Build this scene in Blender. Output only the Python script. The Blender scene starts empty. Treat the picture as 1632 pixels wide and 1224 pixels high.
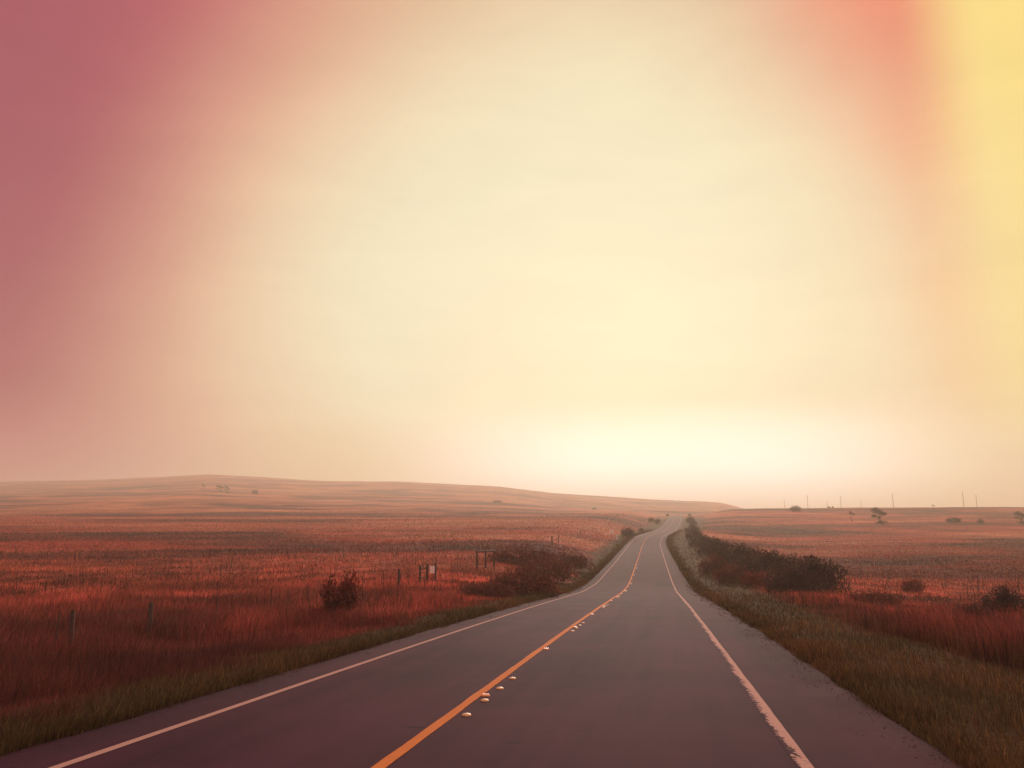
import bpy, math, random
import numpy as np
from mathutils import Vector

random.seed(7); RNG = np.random.default_rng(7)
SC = bpy.context.scene; COL = SC.collection
# ------------------------------------------------------------------ camera
F = 1280.0; CX = 816.0; CY = 612.0                      # focal length and centre in photograph pixels
PITCH = math.atan(233/F)
cam_d = bpy.data.cameras.new('camera'); cam = bpy.data.objects.new('camera', cam_d); COL.objects.link(cam)
cam_d.sensor_width = 36; cam_d.lens = 36*F/1632; cam_d.clip_start = .1; cam_d.clip_end = 9000
cam.location = (0,0,0); cam.rotation_euler = (math.pi/2+PITCH,0,0); SC.camera = cam
# ------------------------------------------------------------------ sky, sun, exposure
SUN_AZ, SUN_EL = math.radians(8.5), math.radians(13)
world = bpy.data.worlds.new('World'); SC.world = world; world.use_nodes = True
wt = world.node_tree; wt.nodes.clear()
class G:
    """tiny node helper"""
    def __init__(s, t): s.t = t
    def n(s, ty, **k):
        n = s.t.nodes.new(ty)
        for a, b in k.items(): setattr(n, a, b)
        return n
    def put(s, v, sock):
        if isinstance(v, bpy.types.NodeSocket): s.t.links.new(v, sock)
        elif v is not None:
            try: sock.default_value = v
            except Exception: sock.default_value = (*v, 1)
    def m(s, op, a, b=None, c=None, clamp=False):
        n = s.n('ShaderNodeMath', operation=op, use_clamp=clamp); s.put(a, n.inputs[0]); s.put(b, n.inputs[1]); s.put(c, n.inputs[2]); return n.outputs[0]
    def mix(s, f, a, b, bt='MIX'):
        n = s.n('ShaderNodeMix', data_type='RGBA', blend_type=bt); s.put(f, n.inputs[0]); s.put(a, n.inputs[6]); s.put(b, n.inputs[7]); return n.outputs[2]
    def ramp(s, v, a, b, lo=0., hi=1., smooth=True):
        n = s.n('ShaderNodeMapRange', interpolation_type='SMOOTHSTEP' if smooth else 'LINEAR')
        for i, x in enumerate((v, a, b, lo, hi)): s.put(x, n.inputs[i])
        return n.outputs[0]
    def noise(s, vec, scale, detail=4, rough=.55, dist=0.):
        n = s.n('ShaderNodeTexNoise'); s.put(vec, n.inputs['Vector']); n.inputs['Scale'].default_value = scale
        n.inputs['Detail'].default_value = detail; n.inputs['Roughness'].default_value = rough; n.inputs['Distortion'].default_value = dist
        return n.outputs[0]
    def mapv(s, vec, scale=(1,1,1), loc=(0,0,0), rz=0.):
        n = s.n('ShaderNodeMapping'); s.put(vec, n.inputs[0]); n.inputs['Scale'].default_value = scale; n.inputs['Location'].default_value = loc; n.inputs['Rotation'].default_value = (0,0,rz); return n.outputs[0]
def lin(*c):
    return tuple(((v/255)/12.92 if v/255 <= .04045 else ((v/255+.055)/1.055)**2.4) for v in c)
g = G(wt)
tc = g.n('ShaderNodeTexCoord'); sep = g.n('ShaderNodeSeparateXYZ'); g.put(tc.outputs['Generated'], sep.inputs[0])
dx, dy, dz = sep.outputs
az = g.m('MULTIPLY', g.m('ARCTAN2', dx, dy), 57.2958)           # degrees right of the road view
el = g.m('MULTIPLY', g.m('ARCSINE', dz), 57.2958)
warp = g.m('MULTIPLY', g.m('SUBTRACT', g.noise(tc.outputs['Generated'], 2.2, 4, .5), .5), 10)
azw = g.m('ADD', az, warp); elw = g.m('ADD', el, g.m('MULTIPLY', warp, .7))
# veil of bright low cloud: an ellipse of cream round the hidden sun, mauve on the left, apricot on the right
ex = g.m('DIVIDE', g.m('SUBTRACT', azw, 3.5), 29.); ey = g.m('DIVIDE', g.m('SUBTRACT', elw, 12.), 28.)
rad = g.m('SQRT', g.m('ADD', g.m('MULTIPLY', ex, ex), g.m('MULTIPLY', ey, ey)))
c_out = g.mix(g.ramp(az, -35, -6), lin(166,78,94), lin(222,114,112))
c_out = g.mix(g.ramp(az, 3, 25), c_out, g.mix(g.ramp(el, 8, 32), lin(252,168,88), lin(236,114,88)))
c_out = g.mix(g.ramp(az, 27.5, 33), c_out, lin(255,226,132))
c_out = g.mix(g.m('MULTIPLY', g.ramp(el, 20, 38), g.m('MULTIPLY', g.ramp(az, -26, -6), g.ramp(az, 12, 26, 1, 0))), c_out, lin(206,152,124))
c_mid = g.mix(g.ramp(az, -22, 10), lin(236,196,158), lin(243,226,184))
veil = g.mix(g.ramp(rad, .62, 1.3), c_mid, c_out)
veil = g.mix(g.ramp(rad, .40, 1.0, 1, 0), veil, lin(243,236,200))
# low bright fog lying on the horizon, brightest where the sun hides
fogm = g.ramp(g.m('ADD', el, g.m('MULTIPLY', warp, .12)), 3.5, 9.5, 1, 0)
fogc = g.mix(g.ramp(az, -33, -12), lin(198,116,120), lin(236,212,170))
fogc = g.mix(g.ramp(az, -14, 8), fogc, (1.45,1.42,1.3))
fogc = g.mix(g.ramp(az, 17, 34), fogc, lin(244,222,176))
veil = g.mix(fogm, veil, fogc)
fine = g.noise(g.mapv(tc.outputs['Generated'], (1,1,4.5)), 4, 8, .62, .5)
veil = g.mix(1., veil, g.mix(fine, (.91,.89,.90,1), (1.07,1.07,1.06,1)), 'MULTIPLY')
back = g.ramp(g.m('ABSOLUTE', az), 60, 130)
veil = g.mix(back, veil, lin(222,172,166))
sky = g.n('ShaderNodeTexSky', sky_type='NISHITA'); sky.sun_disc = False; sky.sun_elevation = SUN_EL; sky.sun_rotation = SUN_AZ; sky.dust_density = 4
WS = .1
vs = g.n('ShaderNodeVectorMath', operation='SCALE'); g.put(veil, vs.inputs[0]); vs.inputs[3].default_value = 1.0/WS
out = g.mix(.97, sky.outputs[0], vs.outputs[0])
bg = g.n('ShaderNodeBackground'); g.put(out, bg.inputs[0]); bg.inputs[1].default_value = WS
wo = g.n('ShaderNodeOutputWorld'); wt.links.new(bg.outputs[0], wo.inputs[0])
sl = bpy.data.lights.new('sun', 'SUN'); so = bpy.data.objects.new('sun', sl); COL.objects.link(so)
sl.energy = 3.0; sl.angle = math.radians(16); sl.color = (1,.78,.64)
sd = Vector((math.sin(SUN_AZ)*math.cos(SUN_EL), math.cos(SUN_AZ)*math.cos(SUN_EL), math.sin(SUN_EL)))
so.rotation_euler = sd.to_track_quat('Z','Y').to_euler(); so.location = (0,0,60)
SC.view_settings.view_transform = 'Standard'; SC.view_settings.look = 'None'; SC.view_settings.gamma = 1; SC.view_settings.exposure = 0
SC.render.engine = 'CYCLES'; SC.render.resolution_x = 1024; SC.render.resolution_y = 768
# ------------------------------------------------------------------ helpers
def tag(o, label=None, cat=None, group=None, kind=None):
    if label: o['label'] = label
    if cat: o['category'] = cat
    if group: o['group'] = group
    if kind: o['kind'] = kind
    return o
def ray(px, py):
    a = (px-CX)/F; b = (CY-py)/F
    return np.array([a, math.cos(PITCH)-b*math.sin(PITCH), math.sin(PITCH)+b*math.cos(PITCH)])
def vnoise(x, y, seed=0):
    xi = np.floor(x).astype(np.int64); yi = np.floor(y).astype(np.int64); fx = x-xi; fy = y-yi
    fx = fx*fx*(3-2*fx); fy = fy*fy*(3-2*fy)
    def h(i, j):
        n = (i*374761393 + j*668265263 + seed*1442695041) & 0xffffffff
        n = ((n ^ (n >> 13))*1274126177) & 0xffffffff
        return ((n ^ (n >> 16)) & 0xffff)/32767.5-1
    return (h(xi,yi)*(1-fx)+h(xi+1,yi)*fx)*(1-fy)+(h(xi,yi+1)*(1-fx)+h(xi+1,yi+1)*fx)*fy
def fbm(x, y, s, seed=0, oct=4):
    r = 0; a = .5; f = 1/s
    for k in range(oct): r = r+a*vnoise(x*f, y*f, seed+k*17); a *= .5; f *= 2.03
    return r
def sst(a, b, v):
    t = np.clip((v-a)/(b-a), 0, 1); return t*t*(3-2*t)
def mesh_obj(name, verts, faces, mat, parent=None, smooth=False):
    me = bpy.data.meshes.new(name); me.from_pydata([tuple(v) for v in verts], [], faces); me.update()
    if smooth: me.polygons.foreach_set('use_smooth', [True]*len(me.polygons))
    o = bpy.data.objects.new(name, me); COL.objects.link(o)
    if mat: me.materials.append(mat)
    if parent: o.parent = parent
    return o
def np_mesh(name, V, loops, totals, mat, parent=None, smooth=False, col=None):
    me = bpy.data.meshes.new(name); me.vertices.add(len(V)); me.vertices.foreach_set('co', V.astype(np.float32).ravel())
    me.loops.add(len(loops)); me.loops.foreach_set('vertex_index', loops.astype(np.int32))
    me.polygons.add(len(totals)); st = np.concatenate([[0], np.cumsum(totals)[:-1]])
    me.polygons.foreach_set('loop_start', st.astype(np.int32))
    try: me.polygons.foreach_set('loop_total', totals.astype(np.int32))
    except Exception: pass
    if smooth: me.polygons.foreach_set('use_smooth', np.ones(len(totals), bool))
    if col is not None:
        ca = me.attributes.new('tint', 'FLOAT_COLOR', 'POINT')
        c4 = np.concatenate([col, np.ones((len(col),1))], 1).astype(np.float32); ca.data.foreach_set('color', c4.ravel())
    me.update(calc_edges=True); me.materials.append(mat)
    o = bpy.data.objects.new(name, me); COL.objects.link(o)
    if parent: o.parent = parent
    return o
def empty(name, loc, rz=0):
    o = bpy.data.objects.new(name, None); COL.objects.link(o); o.location = loc; o.rotation_euler = (0,0,rz); o.empty_display_size = .2; return o
def copy_tree(o, parent=None):
    c = o.copy(); COL.objects.link(c)
    if parent: c.parent = parent
    for ch in list(o.children): copy_tree(ch, c)
    return c
def tube(p0, p1, r0, r1, n=8):
    p0 = Vector(p0); p1 = Vector(p1); d = (p1-p0).normalized(); a = d.orthogonal().normalized(); b = d.cross(a)
    V = []; Fc = []
    for p, r in ((p0,r0),(p1,r1)):
        for k in range(n):
            t = 2*math.pi*k/n; V.append(p+a*r*math.cos(t)+b*r*math.sin(t))
    for k in range(n): Fc.append((k,(k+1)%n,n+(k+1)%n,n+k))
    Fc.append(tuple(range(n))[::-1]); Fc.append(tuple(range(n,2*n)))
    return V, Fc
def box(c, s, bev=0):
    x,y,z = c; a,b,h = s[0]/2,s[1]/2,s[2]/2
    V = [(x+i*a,y+j*b,z+k*h) for k in (-1,1) for j in (-1,1) for i in (-1,1)]
    return [Vector(v) for v in V], [(0,2,3,1),(4,5,7,6),(0,1,5,4),(2,6,7,3),(0,4,6,2),(1,3,7,5)]
def join(parts):
    V = []; Fc = []
    for v, f in parts:
        n = len(V); V += list(v); Fc += [tuple(i+n for i in q) for q in f]
    return V, Fc
# ------------------------------------------------------------------ materials
def mat(name):
    m = bpy.data.materials.new(name); m.use_nodes = True; t = m.node_tree; b = t.nodes['Principled BSDF']; return m, G(t), b
def simple(name, c, rough=.8, var=.25, scale=12, spec=.3):
    m, g, b = mat(name); o = g.n('ShaderNodeTexCoord').outputs['Object']
    n = g.noise(o, scale, 5, .6)
    lo = tuple(v*(1-var) for v in c); hi = tuple(v*(1+var) for v in c)
    g.put(g.mix(g.ramp(n, .35, .65), (*lo,1), (*hi,1)), b.inputs['Base Color']); b.inputs['Roughness'].default_value = rough
    b.inputs['Specular IOR Level'].default_value = spec
    bp = g.n('ShaderNodeBump'); bp.inputs['Strength'].default_value = .4; bp.inputs['Distance'].default_value = .01; g.put(g.noise(o, scale*3, 4), bp.inputs['Height']); g.put(bp.outputs[0], b.inputs['Normal'])
    return m
def grass_blade_mat(name, trans=.35):
    m, g, b = mat(name); a = g.n('ShaderNodeAttribute', attribute_name='tint')
    g.put(a.outputs['Color'], b.inputs['Base Color']); b.inputs['Roughness'].default_value = .75; b.inputs['Specular IOR Level'].default_value = .15
    tr = g.n('ShaderNodeBsdfTranslucent'); g.put(a.outputs['Color'], tr.inputs[0])
    mx = g.n('ShaderNodeMixShader'); mx.inputs[0].default_value = trans
    g.put(b.outputs[0], mx.inputs[1]); g.put(tr.outputs[0], mx.inputs[2])
    g.put(mx.outputs[0], g.t.nodes['Material Output'].inputs[0]); return m
M = {}
M['blade'] = grass_blade_mat('grass_blades')
M['leaf'] = grass_blade_mat('shrub_leaves', .25)
def leaf_mat(name, c0, c1):
    m, g, b = mat(name); o = g.n('ShaderNodeTexCoord').outputs['Object']
    n = g.noise(o, 2.5, 4, .6); n2 = g.noise(o, 25, 2, .5)
    c = g.mix(g.ramp(g.m('ADD', g.m('MULTIPLY', n, .6), g.m('MULTIPLY', n2, .4)), .38, .62), (*c0,1), (*c1,1))
    g.put(c, b.inputs['Base Color']); b.inputs['Roughness'].default_value = .7; b.inputs['Specular IOR Level'].default_value = .2
    tr = g.n('ShaderNodeBsdfTranslucent'); g.put(c, tr.inputs[0]); mx = g.n('ShaderNodeMixShader'); mx.inputs[0].default_value = .2
    g.put(b.outputs[0], mx.inputs[1]); g.put(tr.outputs[0], mx.inputs[2]); g.put(mx.outputs[0], g.t.nodes['Material Output'].inputs[0]); return m
M['leaf_dark'] = leaf_mat('dark_leaves', (.035,.016,.018), (.085,.035,.032))
M['leaf_brush'] = leaf_mat('brushwood_leaves', (.085,.024,.021), (.19,.055,.042))
M['leaf_rust'] = leaf_mat('rusty_leaves', (.11,.022,.018), (.26,.055,.04))
M['bark'] = simple('bark', (.07,.035,.03))
M['wood'] = simple('weathered_post_wood', (.075,.04,.038), scale=20)
M['pole'] = simple('tarred_pole_wood', (.09,.045,.035))
M['steel'] = simple('rusted_steel', (.06,.028,.026), .6)
M['white'] = simple('white_paint', (.88,.78,.70), .6, .1)
M['orange'] = simple('orange_plastic', (.62,.13,.05), .5, .1)
M['dot'] = simple('yellow_ceramic_dot', (.72,.44,.23), .45, .12, 30)
M['reflector'] = simple('amber_reflector', (.8,.36,.18), .35, .12, 30)
# asphalt
AW = (.047,.0135,.032)
def asphalt_nodes(g, o):
    n1 = g.noise(o, .35, 5, .6); n2 = g.noise(g.mapv(o, (1,1,1), rz=.185), 1, 1); ro = g.n('ShaderNodeVectorRotate', rotation_type='Z_AXIS'); g.put(o, ro.inputs['Vector']); ro.inputs['Angle'].default_value = .185; n2 = g.noise(g.mapv(ro.outputs[0], (1.6,.06,1)), 1, 5, .6); n3 = g.noise(o, 60, 3, .7); n4 = g.noise(o, 7, 4, .6)
    s = g.m('ADD', g.m('ADD', g.m('MULTIPLY', n1, .4), g.m('MULTIPLY', n2, .42)), g.m('ADD', g.m('MULTIPLY', n3, .17), g.m('MULTIPLY', n4, .04)))
    c = g.mix(g.ramp(s, .33, .67), (AW[0]*.62,AW[1]*.62,AW[2]*.66,1), (AW[0]*1.5,AW[1]*1.45,AW[2]*1.4,1))
    return c, n3, n4
def asphalt(name):
    m, g, b = mat(name); o = g.n('ShaderNodeTexCoord').outputs['Object']
    c, n3, n4 = asphalt_nodes(g, o)
    cn = g.noise(g.mapv(o, (.5,.32,1)), 1, 5, .5)
    crack = g.m('MULTIPLY', g.ramp(g.m('ABSOLUTE', g.m('SUBTRACT', cn, .5)), .0006, .0022, 1, 0), g.ramp(g.noise(o, .12, 2), .5, .58))
    cn2 = g.noise(g.mapv(o, (.22,.9,1), (4,7,0)), 1, 4, .45)
    crack = g.m('MAXIMUM', crack, g.m('MULTIPLY', g.ramp(g.m('ABSOLUTE', g.m('SUBTRACT', cn2, .52)), .0005, .002, 1, 0), g.ramp(g.noise(o, .2, 2), .55, .6)))
    c = g.mix(g.m('MULTIPLY', crack, .75), c, (.012,.006,.009,1))
    sp = g.n('ShaderNodeSeparateXYZ'); g.put(o, sp.inputs[0])
    # oil stain in the right lane down in the dip
    ddx = g.m('DIVIDE', g.m('SUBTRACT', sp.outputs[0], 12.75), 1.0); ddy = g.m('DIVIDE', g.m('SUBTRACT', sp.outputs[1], 70), 5.5)
    dd = g.m('SQRT', g.m('ADD', g.m('MULTIPLY', ddx, ddx), g.m('MULTIPLY', ddy, ddy)))
    dd = g.m('ADD', dd, g.m('MULTIPLY', g.m('SUBTRACT', g.noise(o, 1.2, 4), .5), .8))
    c = g.mix(g.ramp(dd, .3, 1.1, .75, 0), c, (.02,.009,.013,1))
    g.put(c, b.inputs['Base Color']); b.inputs['Roughness'].default_value = .92; b.inputs['Specular IOR Level'].default_value = .05
    return m
M['asphalt'] = asphalt('worn_asphalt')
def paint(name, c, wear, side=0.):
    m, g, b = mat(name); tcn = g.n('ShaderNodeTexCoord'); o = tcn.outputs['Object']; uv = g.n('ShaderNodeSeparateXYZ'); g.put(tcn.outputs['UV'], uv.inputs[0])
    ac, n3, n4 = asphalt_nodes(g, o)
    n = g.m('ADD', g.m('MULTIPLY', g.noise(o, 14, 6, .75), .6), g.m('MULTIPLY', g.noise(g.mapv(o, (8,.5,1)), 1, 4, .6), .4))
    th = g.m('ADD', wear, g.m('MULTIPLY', g.m('SUBTRACT', 1, uv.outputs[0]), side))
    k = g.ramp(g.m('SUBTRACT', n, th), -.015, .03)
    pc = g.mix(g.noise(o, 9, 4, .6), tuple(v*.8 for v in c)+(1,), tuple(min(1,v*1.12) for v in c)+(1,))
    g.put(g.mix(k, ac, pc), b.inputs['Base Color']); b.inputs['Roughness'].default_value = .9; b.inputs['Specular IOR Level'].default_value = .04
    return m
M['white_line'] = paint('white_road_paint', (.46,.29,.28), .36)
M['white_line_worn'] = paint('worn_white_road_paint', (.50,.31,.30), .34, .22)
M['yellow_line'] = paint('yellow_road_paint', (.60,.20,.055), .25)
# ground
def ground_mat():
    m, g, b = mat('dry_grassland'); o = g.n('ShaderNodeTexCoord').outputs['Object']
    a = g.n('ShaderNodeAttribute', attribute_name='tint').outputs['Color']
    big = g.noise(g.mapv(o, (.006,.012,0)), 1, 6, .6, .4); mid = g.noise(g.mapv(o, (.035,.05,0)), 1, 6, .65, .3); sm = g.noise(o, .45, 6, .7); ti = g.noise(o, 3.2, 5, .7)
    s = g.m('ADD', g.m('ADD', g.m('MULTIPLY', big, .3), g.m('MULTIPLY', mid, .3)), g.m('ADD', g.m('MULTIPLY', sm, .25), g.m('MULTIPLY', ti, .15)))
    c = g.mix(g.ramp(s, .40, .60), (.42,.34,.42,1), (1.35,1.35,1.3,1))
    c = g.mix(1., a, c, 'MULTIPLY')
    # low scrub and heath growing in patches
    sc = g.m('MULTIPLY', g.ramp(g.noise(g.mapv(o, (.02,.035,0), (9,3,0)), 1, 8, .72, .6), .56, .63), g.ramp(sm, .42, .55))
    c = g.mix(g.m('MULTIPLY', sc, .7), c, (.055,.018,.02,1))
    g.put(c, b.inputs['Base Color']); b.inputs['Roughness'].default_value = .95; b.inputs['Specular IOR Level'].default_value = .05
    bp = g.n('ShaderNodeBump'); bp.inputs['Strength'].default_value = .8; bp.inputs['Distance'].default_value = .5
    g.put(g.m('ADD', sm, g.m('MULTIPLY', ti, .4)), bp.inputs['Height']); g.put(bp.outputs[0], b.inputs['Normal'])
    return m
M['ground'] = ground_mat()
# ------------------------------------------------------------------ the lie of the land
RD = [(1224,85,603,1283.5),(1132,357,731.5,1221),(1038,633,854,1148),(1000,740,910,1119),(966,847,958,1093),(943,925,993,1074),(930,946,1003,1067),
      (899,975,1014,1058),(868,1001,1024,1049.6),(856,1012,1031,1053),(850,1027,1045,1061),(845,1047,1060,1073),(837,1057,1069.5,1080),(828,1064,1074,1083),(820.5,1070.5,1077.5,1084.5)]
W_ROAD = 6.7
pts = []
for y, l, c, r in RD:
    D = F*W_ROAD/(r-l); D *= {850:.98, 845:.9, 837:.98, 828:.98}.get(y, 1)
    pts.append(ray(c, y)*D)
pts = np.array(pts)
ya, xa, za = pts[:,1].copy(), pts[:,0].copy(), pts[:,2].copy()
xa[:5] = np.polyval(np.polyfit(ya[:5], xa[:5], 1), ya[:5]); za[:4] = np.polyval(np.polyfit(ya[:5], za[:5], 2), ya[:4])
sl0 = (za[1]-za[0])/(ya[1]-ya[0]); sx0 = (xa[2]-xa[0])/(ya[2]-ya[0])
YY = np.concatenate([np.linspace(-80,7.3,420), np.geomspace(7.5,4500,900)])
def ext(v, s_near, s_far):
    r = np.interp(YY, ya, v); r = np.where(YY < ya[0], v[0]+(YY-ya[0])*s_near, r); return np.where(YY > ya[-1], v[-1]+(YY-ya[-1])*s_far, r)
ZR, XR = ext(za, -.040, .004), ext(xa, sx0, .26)
def smooth_tab(v, k):
    out = v.copy()
    for i in range(len(YY)):
        w = np.exp(-.5*((YY-YY[i])/(.8+.028*abs(YY[i])*k))**2)*np.gradient(YY); out[i] = (w*v).sum()/w.sum()
    return out
ZR, XR = smooth_tab(ZR, 1.), smooth_tab(XR, 1.3)
def XC(y): return np.interp(y, YY, XR)
def ZC(y): return np.interp(y, YY, ZR)
CA = 1.0
L_IN, R_IN = 2.88*CA, 3.82*CA                         # centre line to the edge lines
L_ED, R_ED = (2.88+.85)*CA, (3.82+1.38)*CA            # to the edge of the asphalt
TY = [-80,0,10,20,34,50,68,119,200,300,451,612,1000,1500]
TL = [-1.6,-2.7,-3.0,-3.4,-3.75,-3.8,-3.4,-2.0,.2,3.9,10,17.,37,75]
TR = [-1.8,-2.75,-3.0,-3.35,-4.1,-4.7,-5.1,-5.0,-4.4,-2.4,7.4,15.6,18,20]
TRY = [-80,0,10,20,34,50,68,100,160,260,440,570,800,1500]
TPX = [-400,0,200,340,520,640,800,880,1000,1090,1190,1300,1632,2300]
TPY = [775,770,765,758,768,769,777,787,795,799,804,806,806,806]
def LAND(x, y, rough=True):
    x = np.asarray(x, float); y = np.asarray(y, float)
    u = x-XC(y); zr = ZC(y); yp = np.maximum(y, 60)
    px = CX+F*x/np.maximum(yp,1)*.985
    top = (845-np.interp(px, TPX, TPY))/F
    zl = np.interp(y, TY, TL); k = sst(math.log(260), math.log(1450), np.log(yp)); zl = zl+k*(top-.05)*np.minimum(yp,1500)
    zl = np.where(y > 1500, zl-(y-1500)*.03, zl)
    zrr = np.interp(y, TRY, TR)
    b = sst(-1, 1, (u-8)/(12+.10*np.abs(y))*1.0)
    b = np.where(y > 620, np.maximum(b*0, sst(1130, 1250, px)), b) if np.ndim(y) else b
    zf = zl*(1-b)+zrr*b
    if rough:
        amp = np.clip(.00095*np.abs(y)**1.12, .12, 6.5); far = sst(40,300,y)
        n = fbm(x*.55, y, 55, 3, 4)*amp*1.5+fbm(x*.35, y, 190, 9, 3)*amp*1.4*far
        n = n*(1-sst(1000,1450,y)*.75)*(1-b*.55)
        zf = zf+n+fbm(x, y, 3.5, 5, 3)*.16*(1-sst(60,200,y))
    ed = np.where(u < 0, L_ED, R_ED); d = np.abs(u)-ed
    fall = 1-sst(640,800,y)
    bw = np.where(u < 0, 6+.05*np.abs(y), 8+.05*np.abs(y))
    w = sst(0, 1, d/bw); w = 1-(1-w)*fall
    z = zr*(1-w)+zf*w
    z = np.where(d < 0, zr*fall+zf*(1-fall)-.10*fall, z-.03*fall*(1-np.clip(d/.5,0,1))+np.clip(d/.4,0,1)*.03*fall)
    return z
def grad_pos(lo_step, rate, maxv, start=0):
    v = [start]
    while v[-1] < maxv: v.append(v[-1]+max(lo_step, rate*abs(v[-1])))
    return v
rows = [-60+i*3 for i in range(20)]+grad_pos(.5, .014, 4300, 0)
inner = list(np.linspace(-L_ED, R_ED, 9))
left = sorted(-(L_ED+.02+v) for v in grad_pos(.28, .024, 3600))
right = [R_ED+.02+v for v in grad_pos(.28, .024, 3600)]
RY = np.array(rows); CU = np.array(left+inner+right)
UU, YG = np.meshgrid(CU, RY); XG = XC(YG)+UU; ZG = LAND(XG, YG)
V = np.stack([XG, YG, ZG], -1).reshape(-1,3); nc = len(CU); nr = len(RY)
ii = (np.arange(nr-1)[:,None]*nc+np.arange(nc-1)[None]).ravel()
loops = np.stack([ii, ii+1, ii+nc+1, ii+nc], 1).ravel()
# colour of the growing cover: green verge, straw, russet grass
def cover(x, y):
    u = x-XC(y); d = np.where(u < 0, -u-L_ED, u-R_ED)+fbm(x, y, 2.5, 31, 3)*1.8
    vw = np.where(u < 0, 1.5+.012*np.abs(y), 4.2+.015*np.abs(y))
    verge = (1-sst(vw*.7, vw*1.3, d))*(1-sst(420,640,y))
    px = CX+F*x/np.maximum(y,4)
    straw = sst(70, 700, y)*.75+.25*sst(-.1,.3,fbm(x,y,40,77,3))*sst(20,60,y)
    rust = np.array([.36,.072,.052]); st = np.array([.56,.20,.10]); gr = np.array([.075,.050,.023])*np.ones(3); dark = np.array([.050,.018,.022])
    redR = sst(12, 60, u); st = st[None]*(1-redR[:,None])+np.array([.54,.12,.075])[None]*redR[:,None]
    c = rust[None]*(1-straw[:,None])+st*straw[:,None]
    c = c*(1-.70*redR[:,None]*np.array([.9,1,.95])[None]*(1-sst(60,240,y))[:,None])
    nd = (1-sst(10, 60, y+np.abs(u)*.15))*.85  # vignette-like darkening towards the camera, painted into the grass colour
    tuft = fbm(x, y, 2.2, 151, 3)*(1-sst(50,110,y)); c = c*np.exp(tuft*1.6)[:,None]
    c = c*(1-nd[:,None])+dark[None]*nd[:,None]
    pat = fbm(x*.45, y, 38, 101, 5); pat2 = fbm(x*.6, y, 11, 131, 4)
    k = .72*sst(.02,.22,pat)*sst(25,90,y)+.35*sst(.05,.25,pat2)*sst(10,40,y); k = k*(1-sst(1100,1600,y)*.5)
    c = c*(1-k[:,None])+np.array([.085,.028,.028])[None]*k[:,None]
    lt = .45*sst(.05,.3,-pat)*sst(40,150,y); c = c*(1-lt[:,None])+np.array([.52,.26,.15])[None]*lt[:,None]
    return c*(1-verge[:,None])+gr[None]*verge[:,None], verge
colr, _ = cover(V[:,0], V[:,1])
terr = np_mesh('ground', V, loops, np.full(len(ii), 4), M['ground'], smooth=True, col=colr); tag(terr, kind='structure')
def zat(x, y): return float(LAND(np.array([x]), np.array([y]))[0])
def place(px, py_base, Y=None):
    """ground point on the line of sight at this column and this world depth"""
    x = (px-CX)/F*Y
    for _ in range(4):
        z = zat(x, Y); D = Y*math.cos(PITCH)+z*math.sin(PITCH); x = (px-CX)/F*D
    return x, Y, z
# ------------------------------------------------------------------ road
rrows = np.array([-60+i*3 for i in range(20)]+[v for v in grad_pos(.5, .014, 4300, 0) if v < 760])
def strip(name, u0, u1, m, dz=0., n=2, wob=0., skirt=False, y0=-60, y1=760, seed=0, sub=1):
    ys = rrows[(rrows >= y0) & (rrows <= y1)]
    if sub > 1: ys = np.unique(np.concatenate([np.linspace(a, b, sub, endpoint=False) for a, b in zip(ys[:-1], ys[1:])]+[ys[-1:]]))
    zb = np.interp(ys, rrows, ZC(rrows))       # stay exactly parallel to the road sheet
    xb = np.interp(ys, rrows, XC(rrows))
    us = np.linspace(u0, u1, n)
    V = []
    for j, u in enumerate(us):
        w = fbm(ys, ys*0+seed+j*7.3, .9, seed, 4)*wob if j in (0, n-1) else 0
        V.append(np.stack([xb+u+w, ys, zb+dz], 1))
    nn = n
    if skirt:
        a = V[0].copy(); a[:,2] -= .16; a[:,0] -= .05; b = V[-1].copy(); b[:,2] -= .16; b[:,0] += .05; V = [a]+V+[b]; nn += 2
    V = np.stack(V, 1).reshape(-1,3); q = (np.arange(len(ys)-1)[:,None]*nn+np.arange(nn-1)[None]).ravel()
    o = np_mesh(name, V, np.stack([q,q+1,q+nn+1,q+nn],1).ravel(), np.full(len(q),4), m, smooth=False)
    uv = o.data.uv_layers.new(name='UVMap'); li = np.empty(len(o.data.loops), np.int32); o.data.loops.foreach_get('vertex_index', li)
    U = np.stack([(li % nn)/(nn-1), V[li][:,1]/100], 1); uv.data.foreach_set('uv', U.astype(np.float32).ravel())
    return o
road = strip('road', -L_ED, R_ED, M['asphalt'], 0, 12, .17, True, seed=3); tag(road, kind='structure')
lw = .1*CA
for k, (a, b) in enumerate(((-L_IN-.06,-L_IN-.012),(-L_IN+.004,-L_IN+.05))):
    pass
tag(strip('edge_line', -L_IN-.055, -L_IN+.055, M['white_line'], .005, 3, .006, y1=620, seed=11, sub=3), kind='structure')
tag(strip('edge_line', R_IN-.09, R_IN+.06, M['white_line_worn'], .005, 3, .012, y1=620, seed=12, sub=3), kind='structure')
tag(strip('centre_line', -.065, .065, M['yellow_line'], .005, 3, .018, y1=620, seed=13, sub=3), kind='structure')
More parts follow.
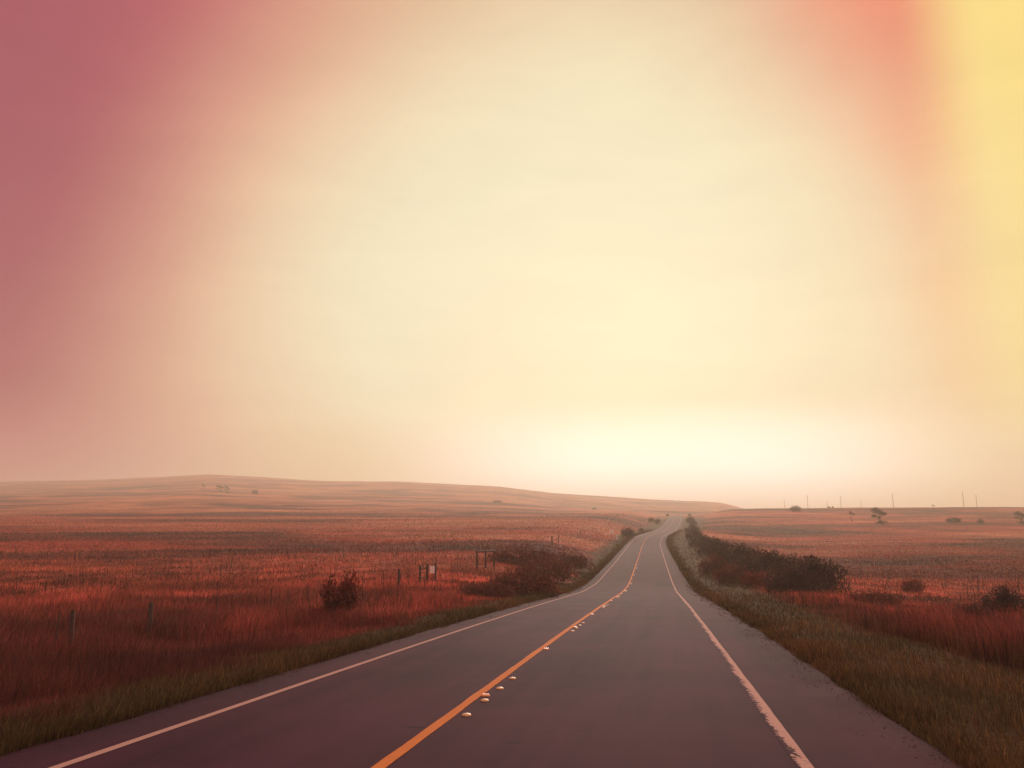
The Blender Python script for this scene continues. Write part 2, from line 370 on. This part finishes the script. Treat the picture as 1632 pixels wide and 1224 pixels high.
# ------------------------------------------------------------------ raised dots and reflectors along the centre line
def dome(r, h, n=16, k=5):
    V = []; Fc = []
    for i in range(k):
        t = i/(k)*math.pi/2*.98; rr = r*math.cos(t)**.8; zz = h*math.sin(t)
        for j in range(n): V.append(Vector((rr*math.cos(2*math.pi*j/n), rr*math.sin(2*math.pi*j/n), zz)))
    V.append(Vector((0,0,h)))
    for i in range(k-1):
        for j in range(n): Fc.append((i*n+j,i*n+(j+1)%n,(i+1)*n+(j+1)%n,(i+1)*n+j))
    for j in range(n): Fc.append(((k-1)*n+j,(k-1)*n+(j+1)%n,k*n))
    return V, Fc
proto_dot = mesh_obj('road_dot', *dome(.058,.024), M['dot'], smooth=True)
bv, bf = [], []
def frustum(a, b, h, t):
    V = [Vector((i*a,j*b,0)) for j in (-1,1) for i in (-1,1)]+[Vector((i*a*t,j*b*t*.7,h)) for j in (-1,1) for i in (-1,1)]
    return V, [(0,2,3,1),(4,5,7,6),(0,1,5,4),(2,6,7,3),(0,4,6,2),(1,3,7,5)]
proto_ref = mesh_obj('road_reflector', *frustum(.056,.05,.022,.72), M['reflector'])
ORD = ['nearest','second','third','fourth','fifth','sixth','seventh','eighth','ninth','tenth']
used = [False, False]
def put(kind, y, off, label):
    pr = (proto_dot, proto_ref)[kind]; o = pr if not used[kind] else pr.copy()
    if used[kind]: COL.objects.link(o)
    used[kind] = True
    o.location = (float(XC(y))+off, y, float(ZC(y))+.004)
    tag(o, label, ('road dot','road reflector')[kind], ('raised dots beside the centre line','square reflectors beside the centre line')[kind])
yd0 = float(np.interp(-1143, [-p for p in (1224,1132,1038,1000)], ya[:4]))
for c in range(8):
    base = yd0+c*12.1; rn = ORD[c]
    for k, nm in enumerate(('lowest','second','third','farthest')):
        put(0, base+k*1.03, .20, f'{nm} round yellow dot in the {rn} cluster right of the yellow line')
    put(1, base+1.45, .125, f'square amber reflector touching the yellow line in the {rn} dot cluster')
    put(1, base+7.5, .135, f'lone amber reflector on the yellow line just beyond the {rn} dot cluster')
# ------------------------------------------------------------------ grass (one mass each: nobody could count it)
def blades(name, x, y, h, w, col, label, cat, bend=.35, curl=1.):
    n = len(x); z = LAND(x, y)-.02
    a = RNG.uniform(0, 2*np.pi, n); la = RNG.uniform(0, 2*np.pi, n)*.5+RNG.uniform(-.4,.4,n)   # wind leans it one way
    lean = h*bend*RNG.uniform(.2,1.2,n)*curl
    ca, sa = np.cos(a)*w/2, np.sin(a)*w/2; lx, ly = np.cos(la)*lean, np.sin(la)*lean
    B = np.stack([x,y,z],1)
    def P(s, t, q): return B+np.stack([ca*s+lx*t, sa*s+ly*t, h*q],1)
    V = np.stack([P(-1,0,0),P(1,0,0),P(.8,.3,.55),P(-.8,.3,.55),P(0,1,1)],1).reshape(-1,3)
    i = np.arange(n)*5
    loops = np.stack([i,i+1,i+2,i+3,i+3,i+2,i+4],1).ravel(); tot = np.tile([4,3], n)
    o = np_mesh(name, V, loops, tot, M['blade'], col=np.repeat(col,5,0)); return tag(o, label, cat, kind='stuff')
def scatter(n, r0, r1, a0=-40, a1=40, p=1.):
    r = np.exp(RNG.uniform(math.log(r0), math.log(r1), n)); a = np.radians(RNG.uniform(a0, a1, n)); return r*np.sin(a), r*np.cos(a), r
def jitter(c, s=.35):
    k = np.exp(RNG.normal(0, s, (len(c),1))); return np.clip(c*k*np.exp(RNG.normal(0,.08,c.shape)), .004, .8)
# short verge
x, y, r = scatter(330000, 5.5, 330, -42, 42)
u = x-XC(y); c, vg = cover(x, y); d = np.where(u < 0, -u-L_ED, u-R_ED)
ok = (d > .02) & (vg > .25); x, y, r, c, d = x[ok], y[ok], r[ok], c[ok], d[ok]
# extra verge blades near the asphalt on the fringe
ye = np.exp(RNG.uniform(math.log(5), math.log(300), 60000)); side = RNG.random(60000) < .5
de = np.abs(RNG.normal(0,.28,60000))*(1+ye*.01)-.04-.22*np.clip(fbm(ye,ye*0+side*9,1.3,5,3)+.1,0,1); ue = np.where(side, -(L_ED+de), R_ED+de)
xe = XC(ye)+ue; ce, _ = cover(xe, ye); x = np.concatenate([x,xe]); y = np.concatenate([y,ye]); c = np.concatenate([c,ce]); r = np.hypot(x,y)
pt = fbm(x, y, 1.6, 41, 3); h = (.10+.16*np.clip(pt+.3,0,1))*RNG.uniform(.5,1.4,len(x)); w = np.maximum(.006, r*.00075)
sm = sst(.0,.5,fbm(x,y,5,55,3))[:,None]; c = c*(1-sm*.5)+np.array([.17,.075,.035])*sm*.5
blades('verge_grass', x, y, h, w, jitter(c,.4), 'short olive green grass on the verges along the asphalt edge', 'grass', .5)
# crumbs of gravel and asphalt along the broken edges
n_ = 2500; yg = np.exp(RNG.uniform(math.log(4.5), math.log(70), n_)); sd_ = RNG.random(n_) < .5; dg = RNG.normal(-.05,.22,n_); ug = np.where(sd_, -(L_ED+dg), R_ED+dg); xg = XC(yg)+ug
rs = np.maximum(.006, yg*.0006)*RNG.uniform(.6,2.0,n_); zg = np.where(dg < .15, ZC(yg)+.002, LAND(xg,yg)); B = np.stack([xg,yg,zg],1)
T = np.array([(-1,-.6,0),(1,-.7,0),(.1,1,0),(.1,-.1,.9)]); an = RNG.uniform(0,6.28,n_); cc, ss = np.cos(an), np.sin(an)
VT = np.stack([np.stack([T[k,0]*cc-T[k,1]*ss, T[k,0]*ss+T[k,1]*cc, np.full(n_,T[k,2])],1)*rs[:,None]+B for k in range(4)],1).reshape(-1,3); i4 = np.arange(n_)*4
lp = np.stack([i4,i4+1,i4+3,i4+1,i4+2,i4+3,i4+2,i4,i4+3],1).ravel()
tag(np_mesh('gravel', VT, lp, np.full(n_*3,3), simple('gravel_stone', (.07,.03,.038))), 'loose gravel crumbs scattered along both broken asphalt edges', 'gravel', kind='stuff')
# tall field grass
def field(n, r0, r1, hs, ff, name, label, wk=.00062, wm=.005, a0=-42, a1=42):
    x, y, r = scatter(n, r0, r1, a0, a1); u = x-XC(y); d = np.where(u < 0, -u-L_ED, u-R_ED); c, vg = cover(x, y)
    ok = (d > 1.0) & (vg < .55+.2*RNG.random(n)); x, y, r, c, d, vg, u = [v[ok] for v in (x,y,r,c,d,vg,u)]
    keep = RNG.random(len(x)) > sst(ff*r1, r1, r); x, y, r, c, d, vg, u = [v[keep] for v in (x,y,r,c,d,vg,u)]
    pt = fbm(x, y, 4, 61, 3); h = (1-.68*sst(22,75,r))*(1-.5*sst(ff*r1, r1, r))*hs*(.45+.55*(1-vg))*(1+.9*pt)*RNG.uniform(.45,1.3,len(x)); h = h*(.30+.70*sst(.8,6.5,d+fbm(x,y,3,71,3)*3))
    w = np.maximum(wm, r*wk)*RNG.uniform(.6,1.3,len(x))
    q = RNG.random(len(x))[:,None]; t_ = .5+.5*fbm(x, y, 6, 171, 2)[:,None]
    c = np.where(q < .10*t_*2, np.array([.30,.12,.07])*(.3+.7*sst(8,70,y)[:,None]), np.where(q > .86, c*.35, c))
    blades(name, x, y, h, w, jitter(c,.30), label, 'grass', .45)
field(620000, 6, 80, .68, .55, 'tall_grass', 'tall dry russet grass standing in the fields beside the road')
field(300000, 45, 700, .62, .25, 'distant_grass', 'rough dry grass covering the farther rolling fields', .0010, .02, -38, 38)
# weeds: taller dark stalks with seed heads
def stalks(n, r0, r1, name, label):
    x, y, r = scatter(n*3, r0, r1); u = x-XC(y); d = np.where(u < 0, -u-L_ED, u-R_ED)
    ok = (d > 3.2) & (fbm(x, y, 7, 91, 3) > -.02); x, y, r = x[ok][:n], y[ok][:n], r[ok][:n]; n = len(x)
    c = np.tile([[.05,.02,.02]], (n,1)); h = RNG.uniform(.6,1.1,n); w = np.maximum(.007, r*.0006)
    blades(name, x, y, h, w, jitter(c,.4), label, 'weeds', .22)
stalks(3500, 9, 110, 'weed_stalks', 'thin dark weed stalks poking above the tall grass')
# ------------------------------------------------------------------ shrubs and small trees
def crown_mesh(seed, n, blobs, leaf, spiky=0.):
    r = np.random.default_rng(seed); V = []; tot = 0
    for (bx, by, bz, rx, ry, rz), share in blobs:
        k = int(n*share); p = r.normal(size=(k,3)); p /= np.linalg.norm(p,axis=1)[:,None]; rad = r.random(k)**.45
        # lumpy outline
        lump = 1+.38*vnoise(p[:,0]*2.3+seed, p[:,1]*2.3+p[:,2]*3.1, seed)+.2*vnoise(p[:,0]*6+seed, p[:,1]*6+p[:,2]*7, seed+3)
        q = p*rad[:,None]*lump[:,None]*np.array([rx,ry,rz])+np.array([bx,by,bz]); keep = q[:,2] > -.02
        q = q[keep]; k = len(q); gap = vnoise(q[:,0]*7/(rx+.2)+seed, q[:,2]*7/(rz+.2)+q[:,1]*5) > -.55; q = q[gap]; k = len(q)
        t = r.normal(size=(k,3)); t[:,2] = np.abs(t[:,2])*(.4+spiky*3); t /= np.linalg.norm(t,axis=1)[:,None]
        b = np.cross(t, r.normal(size=(k,3))); b /= np.linalg.norm(b,axis=1)[:,None]+1e-9
        L = leaf*r.uniform(.6,1.5,(k,1))*(1+spiky); Wd = leaf*.42*r.uniform(.6,1.3,(k,1))
        V.append(np.stack([q-t*L*.5, q+b*Wd, q+t*L*.6, q-b*Wd],1))
    V = np.concatenate(V).reshape(-1,3); return V
def branch_mesh(seed, top, spread, n, r0):
    r = random.Random(seed); parts = []
    for k in range(n):
        a = 2*math.pi*k/n+r.uniform(-.4,.4); p = Vector((r.uniform(-.05,.05), r.uniform(-.05,.05), -.15)); rr = r0*r.uniform(.6,1)
        d = Vector((math.cos(a)*spread, math.sin(a)*spread, top))/4
        for s in range(4):
            q = p+d*r.uniform(.8,1.1)+Vector((r.uniform(-.1,.1), r.uniform(-.1,.1), 0))*spread; parts.append(tube(p, q, rr, rr*.68, 6)); 
            if s > 0:
                e = q+Vector((r.uniform(-.4,.4)*spread, r.uniform(-.4,.4)*spread, top*.16)); parts.append(tube(q, e, rr*.5, rr*.2, 5))
            p = q; rr *= .68
    return join(parts)
def trunk_mesh(seed, h, r0, lean=.1):
    r = random.Random(seed); parts = []; p = Vector((0,0,-.3)); rr = r0; tops = []
    for s in range(4):
        q = p+Vector((r.uniform(-lean,lean)*h*.4, r.uniform(-lean,lean)*h*.4, h*.22)); parts.append(tube(p, q, rr, rr*.8, 8)); p = q; rr *= .8
        if s > 0:
            for _ in range(2):
                a = r.uniform(0, 6.28); e = p+Vector((math.cos(a)*h*.22, math.sin(a)*h*.22, h*r.uniform(.08,.22))); parts.append(tube(p, e, rr*.6, rr*.2, 6))
    return join(parts)
def shrub_proto(name, seed, n, blobs, leaf, m, stem, spiky=0., trunk=False):
    root = empty(name, (0,0,0)); V = crown_mesh(seed, n, blobs, leaf, spiky); k = len(V)//4
    np_mesh('crown' if trunk else 'foliage', V, np.arange(k*4), np.full(k,4), m, root)
    mesh_obj('trunk' if trunk else 'stem', *stem, M['bark'], root, smooth=True); return root
dome_b = [((0,0,.42,.62,.55,.42),.5), ((-.42,.1,.32,.42,.4,.32),.25), ((.45,-.05,.34,.42,.42,.33),.25)]
PR = {
 'dome': shrub_proto('shrub', 1, 3000, dome_b, .06, M['leaf_dark'], branch_mesh(1,.7,.6,7,.02)),
 'thick': shrub_proto('shrub', 2, 4200, [((0,0,.4,.8,.5,.5),.4),((-.7,.1,.3,.5,.45,.4),.2),((.65,0,.34,.55,.45,.42),.25),((.15,.1,.62,.4,.35,.32),.15)], .055, M['leaf_dark'], branch_mesh(2,.7,.8,9,.02), .5),
 'brush': shrub_proto('shrub', 12, 3800, [((0,0,.36,.8,.5,.5),.4),((-.7,.1,.3,.5,.45,.38),.25),((.65,0,.30,.55,.45,.40),.35)], .05, M['leaf_brush'], branch_mesh(12,.7,.8,9,.018), .9),
 'rusty': shrub_proto('shrub', 3, 2600, dome_b, .06, M['leaf_rust'], branch_mesh(3,.7,.6,7,.02), .4),
 'upright': shrub_proto('leafy_shrub', 4, 5200, [((-.24,0,.66,.16,.18,.42),.17),((.2,0,.74,.19,.2,.46),.2),((0,0,.46,.34,.3,.40),.35),((-.5,.05,.22,.28,.24,.22),.13),((.34,.05,.2,.34,.24,.2),.12)], .05, M['leaf_rust'], branch_mesh(4,.95,.4,8,.022), .35),
 'tree': shrub_proto('tree', 5, 3200, [((-.2,0,.82,.25,.24,.18),.3),((.06,0,.70,.2,.2,.14),.15),((.3,.05,.62,.2,.2,.11),.22),((-.33,0,.5,.16,.18,.1),.12),((.02,.05,.42,.13,.2,.09),.08),((.14,.05,.13,.36,.3,.1),.18)], .045, M['leaf_dark'], trunk_mesh(5,.8,.06), 0, True),
 'snag': shrub_proto('tree', 6, 500, [((-.05,0,.85,.16,.16,.18),.6),((.28,0,.72,.12,.12,.1),.4)], .06, M['leaf_dark'], trunk_mesh(6,.95,.05,.18), 0, True),
}
first = {k: True for k in PR}
def grow(kind, px, Y, wpx, hpx, label, cat='shrub', group=None, rot=None):
    x, yy, z = place(px, 0, Y); o = PR[kind] if first[kind] else copy_tree(PR[kind]); first[kind] = False
    W = {'dome':1.7,'brush':2.4,'thick':2.4,'rusty':1.7,'upright':1.35,'tree':1.05,'snag':.7}[kind]; H = {'dome':.85,'brush':.85,'thick':.95,'rusty':.85,'upright':1.15,'tree':1.0,'snag':1.05}[kind]
    s = wpx*Y/F/W; h = hpx*Y/F/H; o.location = (x, yy, z-.04*h); o.scale = (s, s*.9, h); o.rotation_euler = (0,0, (random.random()-.5)*.9 if rot is None else rot)
    tag(o, label, cat, group); return o
LIST = [
 # kind, px, Y, width px, height px, label
 ('upright',539,31,98,84,'upright leafy shrub standing alone in the tall grass left of the road'),
 ('brush',830,80,120,30,'long low thicket in front of the wooden brace posts'),
 ('brush',900,88,84,26,'dark thicket beside the left verge below the white roadside sign'),
 ('brush',832,50,120,42,'big dark thicket on the left verge where the road begins to dip'),
 ('brush',868,70,96,34,'dark brush on the left verge right behind the big thicket'),
 ('brush',775,46,90,26,'thin brush at the left end of the big roadside thicket'),
 ('dome',1000,215,24,17,'rounded bush left of the road below the far bend'),
 ('dome',1022,270,9,7,'tiny bush on the left verge under the rounded bush'),
 ('dome',1038,395,11,9,'left one of two dark bushes by the far uphill road'),
 ('dome',1048,385,9,9,'right one of two dark bushes by the far uphill road'),
 ('dome',1064,560,6,4,'tiny bush at the top left edge of the far road'),
 ('dome',1100,390,15,13,'dark bush right of the road on the far rise'),
 ('dome',1105,340,13,12,'dark bush just below the one on the far rise'),
 ('dome',1099,560,6,4,'tiny dark bush on the crest right of the road top'),
 ('thick',1103,250,26,13,'narrow bush at the top of the right hand hedge row'),
 ('thick',1106,200,30,16,'second bush down the right hand hedge row'),
 ('thick',1120,160,50,20,'third bush down the right hand hedge row'),
 ('thick',1140,125,72,28,'wide bush in the hedge row left of the white marker post'),
 ('thick',1175,100,92,36,'bush of the hedge row below the white marker post'),
 ('thick',1222,80,115,44,'long bush of the hedge row left of the black thicket'),
 ('thick',1290,62,150,56,'largest blackish thicket in the right hand grass'),
 ('thick',1262,56,90,44,'dark thicket sloping down in front of the largest one'),
 ('brush',1140,84,56,30,'brushy clump nearest the asphalt on the right verge in the dip'),
 ('brush',1168,70,60,30,'brushy clump on the right verge before the rusty one'),
 ('rusty',1205,64,50,26,'rusty clump of brush on the right verge before the thickets'),
 ('rusty',1455,66,36,24,'small pointed dome shaped shrub alone in the right field'),
 ('rusty',1390,48,90,26,'low rusty brush right of the largest blackish thicket'),
 ('thick',1600,40,90,52,'dark brush reaching the right edge of the view'),
 ('thick',1545,34,80,40,'dark weedy brush in the right foreground field'),
 ('tree',1402,352,26,27,'bushy open tree with forked crown in the right field'),
 ('snag',1357,372,10,17,'slender small tree left of the forked one in the right field'),
 ('dome',1268,495,19,11,'broad round topped tree on the right hand ridge'),
 ('tree',1628,352,22,20,'dark tree at the right edge of the view'),
 ('dome',1563,350,10,9,'small bush left of the tree at the right edge'),
 ('dome',1520,360,24,10,'low wide bush in the right field under the tall poles'),
 ('dome',1321,575,5,3,'left one of two tiny bushes on the ridge skyline'),
 ('dome',1327,575,4,3,'right one of two tiny bushes on the ridge skyline'),
 ('snag',1487,560,6,5,'tiny flat topped tree on the ridge between the tall poles'),
 ('snag',323,900,7,11,'thin leaning tree high on the left hill'),
 ('tree',350,880,13,11,'wide crowned tree left in the pair on the left hill'),
 ('tree',361,860,9,12,'narrower tree right in the pair on the left hill'),
 ('dome',406,820,12,8,'round bush right of the trees on the left hill'),
 ('dome',793,700,17,4,'flat bush on the pale left hillside above the brace posts'),
 ('dome',947,700,7,4,'tiny reddish bush on the pale hillside above the roadside sign'),
 ('dome',1555,44,20,18,'small round weed clump in the right foreground grass'),
]
for k, px, Y, w, h, lb in LIST:
    grow(k, px, Y, w, h, lb, 'tree' if 'tree' in lb.split() and k != 'upright' and not lb.startswith('round bush') and 'bush ' not in lb[:12] else 'shrub')
# ------------------------------------------------------------------ fences
def post_mesh(h, r, seed, square=False):
    rr = random.Random(seed); V, Fc = tube((0,0,-.4), (rr.uniform(-.05,.05), rr.uniform(-.04,.04), h), r, r*.85, 7)
    for v in V[7:]: v.z += rr.uniform(-.04,.04)
    return V, Fc
def wire(p, q, r=.004, n=6, sag=.05):
    parts = []; P = [Vector(p).lerp(Vector(q), i/n)-Vector((0,0,sag*4*(i/n)*(1-i/n))) for i in range(n+1)]
    for a, b in zip(P[:-1], P[1:]): parts.append(tube(a, b, r, r, 4))
    return join(parts)
def fence(label, posts, hts):
    """posts: (px, Y, thick)"""
    f = empty('wire_fence', place(posts[0][0],0,posts[0][1])); tag(f, label, 'fence'); base = Vector(f.location); tops = []; lo = [.96 if q[1] < 40 else 1 for q in posts]
    for i, (px, Y, th) in enumerate(posts):
        p = Vector(place(px,0,Y)); o = mesh_obj('post', *post_mesh(hts*(.96 if Y < 40 else 1), th, i), M['wood'] if th > .04 else M['steel'], f); o.location = p-base
        if th > .04: o['label'] = 'thick weathered wooden fence post'
        else: o['label'] = 'thin rusty steel fence post'
        tops.append(p)
    for lv in (.35,.7,1.05):
        parts = [wire(a+Vector((0,0,lv*hts/1.2*la))-base, b+Vector((0,0,lv*hts/1.2*lb_))-base) for a, b, la, lb_ in zip(tops[:-1], tops[1:], lo[:-1], lo[1:])]
        mesh_obj('wire', *join(parts), M['steel'], f)
    return f
def Yf(px):                                             # depth where the left fence line meets a picture column
    a = (px-CX)/F; return (a*2.6+16.2)/( .187-.982*a)*.982+2.6 if False else .982*((-a*2.6+16.2)/(.187-.982*a))*-1 if False else (16.2-2.6*a)/(.1904-a)*1.0
def YF(px):
    a = (px-CX)/F*1.0; return (17.2)/(.20-a)
fence('post and wire fence running through the tall grass on the left', [(84,YF(84),.02),(110,YF(110),.07),(232,YF(232),.018),(237,YF(237)+.2,.08),(344,YF(344),.02),(430,YF(430),.02),(488,YF(488),.02),(577,YF(577),.02),(611,YF(611),.022),(635,YF(635),.085),(650,YF(650),.02)], 1.35)
fence('farther stretch of wire fence beyond the brace posts on the left', [(793,YF(793),.06),(801,YF(801),.05),(822,YF(822),.05),(845,YF(845),.05),(880,125,.12),(890,134,.08),(925,180,.08),(974,300,.14),(979,330,.14),(984,365,.16),(993,420,.16)], 1.35)
fence('sparse wire fence in the right hand field behind the thickets', [(1340,88,.04),(1373,84,.05),(1416,80,.04),(1460,77,.04),(1508,73,.04),(1560,70,.045),(1625,66,.045)], 1.25)
# wooden gate of weathered boards with a pale notice
def at(px, Y): return Vector(place(px,0,Y))
gp = at(669, YF(669)); gq = at(694, YF(694)); gt = empty('field_gate', gp); tag(gt, 'low weathered field gate in the left fence with a pale notice on it', 'gate')
dv = gq-gp; ln = Vector((dv.x,dv.y,0)).normalized()
for k, q in enumerate((Vector((0,0,0)), dv*.45, dv)):
    V, Fc = box((0,0,.45),(.14,.14,1.7)); o = mesh_obj('post', V, Fc, M['wood'], gt); o.location = q
for hh in (.45,.75,1.05):
    a = Vector((0,0,hh)); b = dv*.45+Vector((0,0,hh)); V, Fc = tube(a, b, .045, .045, 4); mesh_obj('rail', V, Fc, M['wood'], gt)
V, Fc = box((0,0,0),(.34,.03,.5)); o = mesh_obj('notice', V, Fc, M['white'], gt); o.location = dv*.78+Vector((0,-.1,.85))
V, Fc = tube(dv*.78+Vector((0,-.05,-.2)), dv*.78+Vector((0,-.05,1.2)), .03, .03, 6); mesh_obj('notice_post', V, Fc, M['steel'], gt)
# H brace
p0 = at(760,YF(760)); p2 = at(787,YF(760)+3); p1 = at(774,YF(760)+1.5); br = empty('brace_posts', p0); tag(br, 'wooden corner brace of three posts with a top rail behind the low thicket', 'fence brace')
tz = 1.5
for q in (p0,p1,p2):
    V, Fc = tube((0,0,-.4),(0,0,p0.z+tz-q.z),.085,.08,8); o = mesh_obj('post', V, Fc, M['wood'], br); o.location = q-p0
V, Fc = tube(Vector((-.1,0,tz-.08)), (p2-p0)*1.0+Vector((.1,0,0))+Vector((0,0,tz-.08-(p2-p0).z)), .07,.07,8); mesh_obj('top_rail', V, Fc, M['wood'], br)
# ------------------------------------------------------------------ signs and markers
sp = at(975,200); sg = empty('road_sign', sp); tag(sg, 'small white rectangular road sign seen far ahead on the left verge', 'road sign')
V, Fc = tube((0,.03,-.4),(0,.03,2.0),.04,.04,8); mesh_obj('sign_post', V, Fc, M['steel'], sg)
V, Fc = box((0,0,1.65),(.85,.03,1.0)); b = mesh_obj('sign_panel', V, Fc, M['white'], sg)
mp = at(983,195); mk = empty('delineator', mp); tag(mk, 'thin pale delineator with orange top right of the white road sign', 'marker post')
V, Fc = box((0,0,.7),(.2,.04,1.6)); mesh_obj('stake', V, Fc, M['white'], mk)
V, Fc = box((0,0,1.64),(.42,.05,.3)); mesh_obj('reflector_top', V, Fc, M['orange'], mk)
wp = at(1134,168); wk = empty('marker_post', wp); tag(wk, 'white marker post above the hedge row right of the road', 'marker post')
V, Fc = tube((.03,0,-.3),(-.04,0,2.25),.10,.09,8); mesh_obj('stake', V, Fc, M['white'], wk)
V, Fc = tube((-.04,0,2.24),(-.045,0,2.36),.12,.10,8); mesh_obj('cap', V, Fc, M['white'], wk)
# ------------------------------------------------------------------ utility poles beyond the ridge
def pole_proto():
    r = empty('utility_pole', (0,0,0)); mesh_obj('shaft', *tube((0,0,-3),(0,0,10),.19,.13,10), M['pole'], r)
    mesh_obj('crossarm', *box((0,0,9.3),(2.2,.12,.14)), M['pole'], r)
    for k in (-.95,-.35,.95): mesh_obj('insulator', *join([tube((k,0,9.37),(k,0,9.5),.03,.03,6), tube((k,0,9.5),(k,0,9.62),.07,.05,8)]), M['white'], r)
    return r
pp = pole_proto(); PL = [(1536.5,600,24,'tallest utility pole on the right hand ridge'),(1424,620,20,'tall utility pole on the ridge right of the forked tree'),(1557.5,640,18,'utility pole just right of the tallest one'),
 (1341,680,17,'utility pole on the ridge above the slender tree'),(1288,700,18,'utility pole on the ridge right of the round topped tree'),(1373,760,10,'short utility pole between the slender tree and the tall pole'),(1319,780,9,'faint short utility pole between two taller ones on the ridge'),(1251,820,10,'leftmost faint utility pole on the ridge')]
for i, (px, Y, hp, lb) in enumerate(PL):
    o = pp if i == 0 else copy_tree(pp); x = (px-CX)/F*Y*1.0
    x, _, z = place(px,0,Y); D = Y*math.cos(PITCH)+12*math.sin(PITCH)
    ytop = 807-hp; dirv = ray(px, ytop); ztop = dirv[2]/dirv[1]*Y; o.location = (x, Y, ztop-10); o.rotation_euler = (0,0,.9); tag(o, lb, 'utility pole', 'utility poles on the ridge')
# ------------------------------------------------------------------ haze
hm = bpy.data.materials.new('haze'); hm.use_nodes = True; ht = hm.node_tree; ht.nodes.clear()
pv = ht.nodes.new('ShaderNodeVolumePrincipled'); pv.inputs['Color'].default_value = (1,.89,.77,1); pv.inputs['Density'].default_value = .00066; pv.inputs['Anisotropy'].default_value = .34
ho = ht.nodes.new('ShaderNodeOutputMaterial'); ht.links.new(pv.outputs[0], ho.inputs['Volume'])
HT = float(ZG.max())+4; zmin = float(V_.min()) if 'V_' in globals() else float(ZG.min())
V, Fc = box((0, 1950, (HT+zmin-1)/2), (7800, 4800, HT-zmin+1))
hz = mesh_obj('haze', V, Fc, hm); tag(hz, kind='stuff'); hz['label'] = 'pale warm haze lying over the whole landscape'; hz['category'] = 'haze'
print('ground verts', len(colr), 'zmin', ZG.min(), 'zmax', ZG.max())
